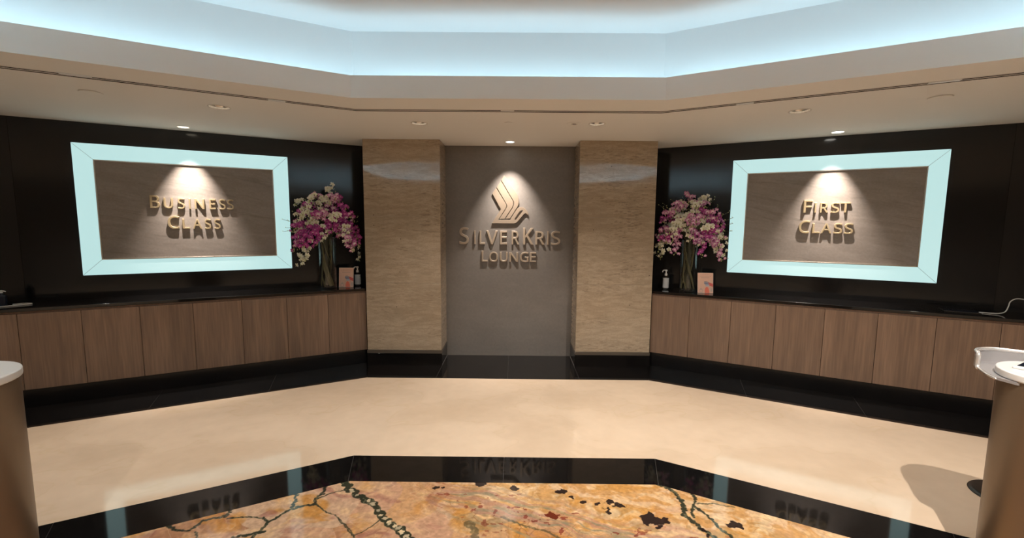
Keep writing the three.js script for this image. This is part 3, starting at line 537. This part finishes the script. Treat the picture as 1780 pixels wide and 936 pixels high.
for (const s of [-1, 1]) {
  const r = rng(s < 0 ? 101 : 202), tV = s < 0 ? 0.395 : 0.365, [vx, vy, vz] = AT(s, tV, 0.906, 0.215), where = s < 0 ? 'left' : 'right', sg = s < 0 ? 'business class' : 'first class';
  const v = thing('glass_vase', `tall clear glass cylinder vase of brown stems beside the ${where} pillar`, 'vase', [vx, vy, vz]);
  const R = 0.098, HV = 0.6;
  mesh('glass_wall', lathe([[R - 0.005, 0.02], [R - 0.005, HV], [R - 0.003, HV + 0.002], [R, HV], [R, 0.001]], 48), M.glass, v);
  mesh('glass_base', lathe([[0, 0.001], [R, 0.001], [R, 0.006], [R - 0.005, 0.02], [0, 0.02]], 48), M.glass, v);
  const bq = thing('orchid_bouquet', s < 0 ? 'dense bouquet of magenta and cream orchids in the vase left of the stone pillars' : 'bouquet of paler magenta and cream orchids in the vase right of the stone pillars', 'flowers', [vx, vy, vz]);
  // dry brown twigs coiled in the vase
  for (let k = 0; k < 9; k++) {
    const a = r() * 6.28, b = a + 1.5 + r() * 2.5, q = (A, rad, y) => [Math.cos(A) * rad, y, Math.sin(A) * rad];
    mesh('twig', tube([q(a, 0.075, 0.008), q(a + 0.6, 0.066, 0.13), q(a + 1.3, 0.05, 0.27), q(b, 0.05, 0.42), q(b + 0.4, 0.06, 0.56)], 0.006 + r() * 0.004, 20, 6).translate(0, 0.022, 0), M.stem, bq);
  }
  const nx = Math.sin(TURN[s]), nz = Math.cos(TURN[s]), wx = nz, wz = -nx;      // the wall's normal and its horizontal
  // sprays fan out of the vase over a dome: a = angle in the plane of the wall (0 right, 90 up), f = how far it leans into the hall
  const specs = [], N = 30;
  for (let k = 0; k < N; k++) {
    const u = (k + 0.5) / N, a = (-14 + 208 * ((k * 0.618034) % 1)) * Math.PI / 180, f = -0.35 + 1.25 * u, len = (0.33 + 0.15 * Math.pow(Math.abs(Math.sin(a)), 2)) * (0.78 + 0.3 * r());
    const outer = len > 0.4 || Math.abs(Math.cos(a)) > 0.9, pick = r();
    specs.push([a, f, len, pick < (outer ? 0.35 : 0.62) + (s < 0 ? 0.05 : -0.08) ? 'magenta' : pick < (outer ? 0.5 : 0.8) ? 'pink' : 'cream', 0.05 + 0.06 * r()]);
  }
  for (let k = 0; k < 20; k++) specs.push([(4 + 172 * ((k * 0.618034 + 0.3) % 1)) * Math.PI / 180, 0.5 + 1.1 * r(), 0.13 + 0.16 * r(), r() < (s < 0 ? 0.6 : 0.42) ? 'magenta' : r() < 0.5 ? 'pink' : 'cream', k % 2 ? 0.03 + 0.05 * r() : 0.1 + 0.1 * r()]);
  const D = Math.PI / 180;
  specs.push(...(s < 0 ? [[168 * D, 0.4, 0.36, 'magenta', 0.2], [195 * D, 0.3, 0.3, 'cream', 0.22], [12 * D, 0.3, 0.36, 'magenta', 0.16], [-8 * D, 0.25, 0.36, 'cream', 0.2], [84 * D, 0.1, 0.56, 'cream', 0.03], [200 * D, 0.7, 0.28, 'cream', 0.16], [128 * D, 0, 0.5, 'cream', 0.05]]
    : [[172 * D, 0.3, 0.36, 'cream', 0.2], [160 * D, 0.1, 0.38, 'magenta', 0.1], [8 * D, 0.4, 0.4, 'cream', 0.2], [25 * D, 0.3, 0.4, 'magenta', 0.14], [186 * D, 0.6, 0.3, 'cream', 0.18], [70 * D, 0.1, 0.5, 'cream', 0.04], [-4 * D, 0.6, 0.36, 'pink', 0.17]]));
  for (const [a, f, len, kind, droop] of specs) {
    const sp = new THREE.Group(); sp.name = 'orchid_spray'; bq.add(sp);
    let h = Math.cos(a) * len, back = f < 0 ? Math.max(f * len, -0.13) : f * len * 0.75;
    const room = s < 0 ? 0.375 : 0.345; if (-s * h > room) h = -s * room;        // the pillar stands close on its inner side
    let ex = wx * h + nx * back, ez = wz * h + nz * back; const ey = HV + 0.04 + Math.sin(a) * len - droop;
    if (ey < HV + 0.1) { const rr = Math.hypot(ex, ez); if (rr < 0.17) { ex *= 0.17 / rr; ez *= 0.17 / rr; } }
    const mid = 0.5, curve = new THREE.CatmullRomCurve3([new THREE.Vector3(-ex * 0.12, 0.03, -ez * 0.12), new THREE.Vector3(ex * 0.13, HV, ez * 0.13), new THREE.Vector3(ex * mid, HV + 0.03 + Math.max(0.08, Math.sin(a) * len * mid + 0.03), ez * mid), new THREE.Vector3(ex * 0.85, mix(HV + 0.03 + Math.sin(a) * len, ey, 0.45), ez * 0.85), new THREE.Vector3(ex, ey - droop * 0.35, ez)]);
    mesh('stem', new THREE.TubeGeometry(curve, 26, 0.0028, 5), M.stemGreen, sp);
    const nB = 10;
    for (let k = 0; k < nB; k++) {
      const u = (len < 0.3 ? 0.66 : 0.54) + (len < 0.3 ? 0.34 : 0.43) * (k / (nB - 1)), P = curve.getPoint(u), ang = k * 2.4 + r(), rad = (0.026 + r() * 0.042) * (1 - 0.4 * (k / nB));
      const b = mesh('blossom', ORCHID[k > nB - 3 && kind !== 'cream' && r() < 0.5 ? 'pink' : kind], M.petal, sp); b.position.set(P.x + Math.cos(ang) * rad, P.y + (r() - 0.4) * 0.05, P.z + Math.sin(ang) * rad);
      if (b.position.y < HV + 0.06) { const rr = Math.hypot(b.position.x, b.position.z); if (rr < 0.15) { b.position.x *= 0.15 / rr; b.position.z *= 0.15 / rr; } }
      const out = new THREE.Vector3(ex * 1.2 + Math.cos(ang) * 0.2 + nx * 0.4, Math.sin(a) * 0.15 + (r() - 0.4) * 0.3, ez * 1.2 + Math.sin(ang) * 0.2 + nz * 0.5).normalize();
      b.quaternion.setFromUnitVectors(new THREE.Vector3(0, 0, 1), out); b.rotateZ((r() - 0.5) * 1.2); b.scale.setScalar((0.72 + r() * 0.32) * (k > nB - 3 ? 0.72 : 1));
    }
    for (let k = 0; k < 4; k++) { const P = curve.getPoint(0.955 + 0.015 * k), b = mesh('bud', budGeo, M.petal, sp); b.position.set(P.x + (r() - 0.5) * 0.03, P.y + (r() - 0.5) * 0.03, P.z + (r() - 0.5) * 0.03); b.scale.setScalar(1 - 0.15 * k); }
  }
  for (let k = 0; k < 18; k++) {   // thin sprigs with nothing but buds stand out of the mass
    const sp = new THREE.Group(); sp.name = 'bud_sprig'; bq.add(sp);
    const a = (2 + 176 * ((k * 0.618034 + 0.1) % 1)) * D, len = 0.40 + 0.15 * r(), h = clamp(Math.cos(a) * len * 0.95, s < 0 ? -0.44 : -0.34, s < 0 ? 0.36 : 0.44), bk = (r() - 0.3) * 0.22, ex = wx * h + nx * bk, ez = wz * h + nz * bk, ey = HV + 0.03 + Math.sin(a) * len;
    const curve = new THREE.CatmullRomCurve3([new THREE.Vector3(ex * 0.06, HV - 0.1, ez * 0.06), new THREE.Vector3(ex * 0.12, HV + 0.04, ez * 0.12), new THREE.Vector3(ex * 0.5, Math.max(HV + 0.1, mix(HV, ey, 0.55) + 0.02), ez * 0.5), new THREE.Vector3(ex, ey, ez)]);
    mesh('stem', new THREE.TubeGeometry(curve, 16, 0.002, 4), M.stemGreen, sp);
    for (let q = 0; q < 7; q++) { const P = curve.getPoint(0.7 + 0.3 * q / 6), b = mesh('bud', budGeo, M.petal, sp); b.position.set(P.x + (q % 2 - 0.5) * 0.022, P.y + 0.004, P.z + (r() - 0.5) * 0.016); b.rotation.z = (0.5 - q % 2) * 1.2; b.scale.setScalar(1.15 - 0.1 * q); }
  }
  for (let k = 0; k < 12; k++) {
    const L = new THREE.Group(); L.name = 'leaf_stalk'; bq.add(L);
    const a = (k / 12) * Math.PI * 2 + r() * 0.4, y = HV + 0.07 + r() * 0.14, rad = 0.07 + r() * 0.08, back = -Math.sin(a) * rad;
    const h = Math.cos(a) * rad, bk = Math.max(back, -0.09), lx = wx * h + nx * bk, lz = wz * h + nz * bk;
    mesh('stalk', tube([[0, 0.1, 0], [lx * 0.4, HV, lz * 0.4], [lx, y, lz]], 0.003, 12, 5), M.stemGreen, L);
    const b = mesh('blade', LEAF, M.leaf, L); b.position.set(lx, y, lz); b.rotation.order = 'YXZ'; b.rotation.set(0.5 + r() * 0.6, Math.atan2(lx, lz), 0);
  }

  // pump bottle of hand sanitiser
  const [bx, by, bz] = AT(s, s < 0 ? 0.055 : 0.115, 0.906, s < 0 ? 0.17 : 0.2);
  const bt = thing('sanitizer_bottle', `clear pump bottle with white label and white pump beside the ${where} pillar`, 'bottle', [bx, by, bz], TURN[s] * 0.4);
  const br = 0.034;
  mesh('bottle_body', lathe([[0, 0.001], [br, 0.002], [br + 0.001, 0.008], [br + 0.001, 0.148], [br - 0.006, 0.162], [0.014, 0.168], [0.013, 0.178]], 32), M.glass, bt);
  mesh('liquid', lathe([[0, 0.004], [br - 0.003, 0.005], [br - 0.003, 0.14], [0, 0.14]], 28), phys({ color: 0xf4f8fa, roughness: 0.05, transmission: 0.9, thickness: 0.05, ior: 1.33 }), bt);
  mesh('label', new THREE.CylinderGeometry(br + 0.0018, br + 0.0018, 0.118, 32, 1, true).translate(0, 0.079, 0), bottleLabel(), bt);
  const pump = mesh('pump_head', lathe([[0.016, 0.166], [0.017, 0.19], [0.008, 0.194], [0.007, 0.215], [0.014, 0.217], [0.015, 0.234], [0.008, 0.238], [0, 0.239]], 20), M.white, bt);
  mesh('nozzle', tube([[0, 0.229, 0], [s < 0 ? -0.026 : -0.026, 0.231, 0.006], [-0.038, 0.222, 0.008], [-0.041, 0.207, 0.009]], 0.0062, 12, 8), M.white, pump);

  // printed card on its easel back
  const [cx, cy, cz] = AT(s, s < 0 ? 0.2 : 0.565, 0.906, s < 0 ? 0.25 : 0.29);
  const cd = thing('hygiene_card', s < 0 ? 'pink leaflet card of hand washing between the vase and pump bottle, left counter' : 'pink leaflet card of hand washing beside the vase on the right counter', 'card', [cx, cy, cz], s < 0 ? 0.05 : -0.1);
  const pad = new THREE.Group(); pad.name = 'leaflet'; pad.rotation.x = -0.14; cd.add(pad);
  mesh('card_sheet', box(0.172, 0.232, 0.003, 0, 0.117, 0), M.white, pad);
  mesh('printed_face', new THREE.PlaneGeometry(0.17, 0.23).translate(0, 0.117, 0.0021), cardFace(), pad);
  const leg = mesh('easel_leg', box(0.06, 0.2, 0.002, 0, 0.1, 0), M.white, cd); leg.position.set(0, 0.002, -0.09); leg.rotation.x = 0.29;
}
function canvasTex(w, h, draw) { const c = document.createElement('canvas'); c.width = w; c.height = h; draw(c.getContext('2d')); const t = new THREE.CanvasTexture(c); t.colorSpace = THREE.SRGBColorSpace; return t; }
function bottleLabel() {
  return M.label ??= std({ roughness: 0.5, map: canvasTex(512, 256, (g) => { g.fillStyle = '#d9dcdf'; g.fillRect(0, 0, 512, 256); g.fillStyle = '#9aa3ac'; for (const x of [60, 316]) { g.fillRect(x, 34, 110, 10); g.fillRect(x + 14, 54, 82, 8); g.fillStyle = '#c3c9cf'; g.fillRect(x, 110, 120, 5); g.fillRect(x, 124, 100, 5); g.fillRect(x, 138, 112, 5); g.fillStyle = '#9aa3ac'; } }) });
}
function cardFace() {
  return M.card ??= std({ roughness: 0.5, map: canvasTex(340, 460, (g) => {
    g.fillStyle = '#e6bda6'; g.fillRect(0, 0, 340, 460);
    g.strokeStyle = '#b98d7c'; g.lineWidth = 7; g.setLineDash([26, 9, 40, 8, 18, 10]); for (const [y, a, b] of [[44, 50, 290], [76, 40, 300]]) { g.beginPath(); g.moveTo(a, y); g.lineTo(b, y); g.stroke(); }
    g.setLineDash([]); g.strokeStyle = '#a88679'; g.lineWidth = 3; for (const y of [104, 116]) { g.beginPath(); g.moveTo(70, y); g.lineTo(260, y); g.stroke(); }
    // two hands meeting under foam, and a small bottle
    g.fillStyle = '#d8655c'; g.beginPath(); g.moveTo(340, 250); g.bezierCurveTo(270, 215, 215, 205, 180, 232); g.bezierCurveTo(165, 262, 190, 285, 230, 285); g.bezierCurveTo(280, 288, 310, 310, 340, 318); g.fill();
    g.fillStyle = '#ef7f66'; g.beginPath(); g.moveTo(160, 460); g.bezierCurveTo(150, 380, 165, 330, 205, 320); g.bezierCurveTo(240, 330, 255, 380, 262, 460); g.fill();
    g.fillStyle = '#8d8fa0'; g.beginPath(); g.ellipse(190, 238, 52, 34, 0.25, 0, 7); g.fill(); g.fillStyle = '#b9bccb'; g.beginPath(); g.ellipse(214, 284, 46, 24, -0.2, 0, 7); g.fill();
    g.strokeStyle = '#5f5c66'; g.lineWidth = 6; g.beginPath(); g.moveTo(140, 205); g.bezierCurveTo(180, 175, 230, 200, 262, 232); g.stroke(); g.beginPath(); g.moveTo(150, 258); g.bezierCurveTo(180, 244, 215, 250, 240, 268); g.stroke();
    g.strokeStyle = '#9a8f96'; g.lineWidth = 5; g.strokeRect(48, 380, 56, 66); g.strokeRect(62, 358, 28, 20); g.fillStyle = '#c9b3a8'; g.fillRect(284, 350, 40, 80);
  }) });
}

// ---------------------------------------------------------------- small things at the ends of the counters
{
  const [x, y, z] = AT(-1, 3.045, 0.9065, 0.2), b = thing('pump_dispenser', 'dark pump bottle with a pale pump head at the far left of the counter', 'bottle', [x - 0.02, y, z + 0.06], 0.4);
  mesh('bottle_body', lathe([[0, 0], [0.03, 0], [0.032, 0.006], [0.032, 0.09], [0.02, 0.104], [0.011, 0.107], [0.011, 0.12]], 28), M.screen, b);
  const p = mesh('pump_head', lathe([[0.011, 0.118], [0.011, 0.126], [0.004, 0.127], [0.004, 0.133], [0.009, 0.134], [0.009, 0.142], [0, 0.143]], 18), M.white, b);
  mesh('nozzle', tube([[-0.02, 0.136, 0], [0, 0.136, 0], [0.02, 0.135, 0], [0.03, 0.131, 0]], 0.005, 8, 8), M.white, p);
  const c = thing('white_cable', 'white cable looped on the far left end of the black counter', 'cable', AT(-1, 2.98, 0.906, 0.2), TH);
  mesh('cord', tube([[-0.35, 0.005, 0.1], [-0.2, 0.005, 0.13], [-0.09, 0.005, 0.1], [0.02, 0.005, 0.06], [0.07, 0.006, 0.02], [0.03, 0.007, -0.01], [-0.03, 0.006, 0.0], [-0.06, 0.006, 0.012]], 0.0045, 60, 8), M.cable, c);
}
{
  const d = thing('tablet', 'dark flat tablet lying on the far right of the black counter', 'tablet', AT(1, 2.72, 0.906, 0.23), -TH - 0.05);
  mesh('tablet_case', new RoundedBoxGeometry(0.25, 0.009, 0.17, 2, 0.004).translate(0, 0.0046, 0), M.floorPlate, d); mesh('tablet_screen', box(0.23, 0.001, 0.15, 0, 0.0098, 0), M.screen, d);
  const c = thing('charging_cable', 'pale charging cable rising from the dark tablet on the right counter', 'cable', AT(1, 2.845, 0.906, 0.235), -TH);
  mesh('plug', new RoundedBoxGeometry(0.03, 0.007, 0.012, 2, 0.003).translate(0.02, 0.0055, 0), M.white, c);
  mesh('cord', tube([[0.03, 0.006, 0], [0.08, 0.0065, 0.01], [0.13, 0.009, 0.01], [0.172, 0.026, 0.0], [0.192, 0.07, -0.01], [0.205, 0.118, -0.02], [0.235, 0.146, -0.02], [0.28, 0.148, -0.01], [0.34, 0.12, 0.03], [0.38, 0.05, 0.08], [0.4, 0.012, 0.12], [0.42, 0.0075, 0.14]], 0.0042, 80, 8), M.cable, c);
}

// ---------------------------------------------------------------- gate pods at both sides of the foreground
function pod(x, z, r, h, label) {
  const t = thing('gate_pod', label, 'pedestal', [x, 0, z]);
  mesh('body', lathe([[0, 0.001], [r - 0.008, 0.001], [r - 0.008, h - 0.034]], 72), M.bronze, t);
  mesh('foot_ring', lathe([[r - 0.007, 0.001], [r - 0.002, 0.001], [r - 0.002, 0.03], [r - 0.007, 0.033]], 72), M.floorPlate, t);
  mesh('top', lathe([[0, h - 0.034], [r - 0.006, h - 0.034], [r - 0.001, h - 0.031], [r, h - 0.026], [r, h - 0.006], [r - 0.002, h - 0.002], [r - 0.007, h], [0, h]], 72), M.whiteTop, t);
  return t;
}
pod(-2.234, -1.632, 0.245, 1.05, 'round bronze gate pedestal with a white top at the left edge');
{
  const t = pod(2.437, -1.822, 0.2, 1.05, 'round bronze gate pedestal with chrome rimmed wing at the right edge');
  const g = mesh('scanner', new RoundedBoxGeometry(0.13, 0.014, 0.16, 3, 0.006), M.whiteTop, t); g.position.set(-0.03, 1.057, -0.05); g.rotation.y = 0.5;
  mesh('screen', new RoundedBoxGeometry(0.108, 0.004, 0.135, 3, 0.002).translate(0, 0.007, 0), M.screen, g);
  // wing: a tray with an upstanding back that sweeps round its tip, chrome rim on the upper edge
  const W = new THREE.Group(); W.name = 'wing'; t.add(W);
  const back = [[0.36, 0.0], [0.27, -0.1], [0.19, -0.18], [0.11, -0.245], [0.03, -0.296], [-0.035, -0.3], [-0.09, -0.275], [-0.127, -0.232]];
  const plan = new THREE.CatmullRomCurve3(back.map(([x, z]) => new THREE.Vector3(x, 0, z))), pts = plan.getPoints(40);
  const yT = 1.078, yB = 1.003;
  const floorPts = [...pts.map((p) => [p.x, p.z]), [-0.165, -0.17], [-0.195, -0.12], [-0.215, -0.07], [-0.2, 0.0], [-0.1, 0.06], [0.1, 0.06]];
  mesh('wing_tray', slab(floorPts, yB, yB + 0.012), M.satin, W);
  const wall = (() => { const P = [], I = [], n = pts.length; pts.forEach((p, i) => { const q = pts[Math.min(i + 1, n - 1)], o = pts[Math.max(i - 1, 0)], tx = q.x - o.x, tz = q.z - o.z, l = Math.hypot(tx, tz), nx = -tz / l * 0.004, nz = tx / l * 0.004; P.push(p.x - nx, yB, p.z - nz, p.x - nx, yT, p.z - nz, p.x + nx, yT, p.z + nz, p.x + nx, yB, p.z + nz); }); for (let i = 0; i + 1 < n; i++) for (let k = 0; k < 4; k++) { const a = i * 4 + k, b = i * 4 + (k + 1) % 4; I.push(a, b, a + 4, b, b + 4, a + 4); } const g = new THREE.BufferGeometry(); g.setAttribute('position', new THREE.Float32BufferAttribute(P, 3)); g.setIndex(I); return toCreasedNormals(g.toNonIndexed(), 0.6); })();
  mesh('wing_back', wall, M.satin, W);
  const rimTop = [...pts.filter((_, i) => i % 3 === 0).map((p) => [p.x, yT, p.z]), [-0.131, yT - 0.006, -0.226], [-0.133, yT - 0.025, -0.224], [-0.133, yB + 0.018, -0.224], [-0.136, yB + 0.006, -0.219]];
  mesh('wing_rim', mergeGeometries([tube(rimTop, 0.0095, 90, 10), new THREE.SphereGeometry(0.0095, 14, 10).translate(...rimTop[0]), new THREE.SphereGeometry(0.0095, 14, 10).translate(...rimTop[rimTop.length - 1])]), M.rim, W);
  const lowEdge = [[-0.136, yB + 0.006, -0.219], [-0.165, yB + 0.005, -0.17], [-0.195, yB + 0.005, -0.12], [-0.215, yB + 0.005, -0.07]];
  mesh('wing_edge', mergeGeometries([tube(lowEdge, 0.0055, 30, 8), new THREE.SphereGeometry(0.0055, 12, 8).translate(...lowEdge[3])]), M.rim, W);
  const f = thing('floor_plate', 'dark round metal plate on the cream floor behind the right gate pedestal', 'floor plate', [3.17, 0, -2.57]);
  mesh('disc', lathe([[0, 0.014], [0.15, 0.014], [0.172, 0.009], [0.178, 0.002], [0.178, 0.0005], [0, 0.0005]], 56), M.floorPlate, f);
  mesh('hub', lathe([[0, 0.06], [0.035, 0.06], [0.04, 0.055], [0.04, 0.014]], 28), M.floorPlate, f);
}

renderer.render(scene, camera);
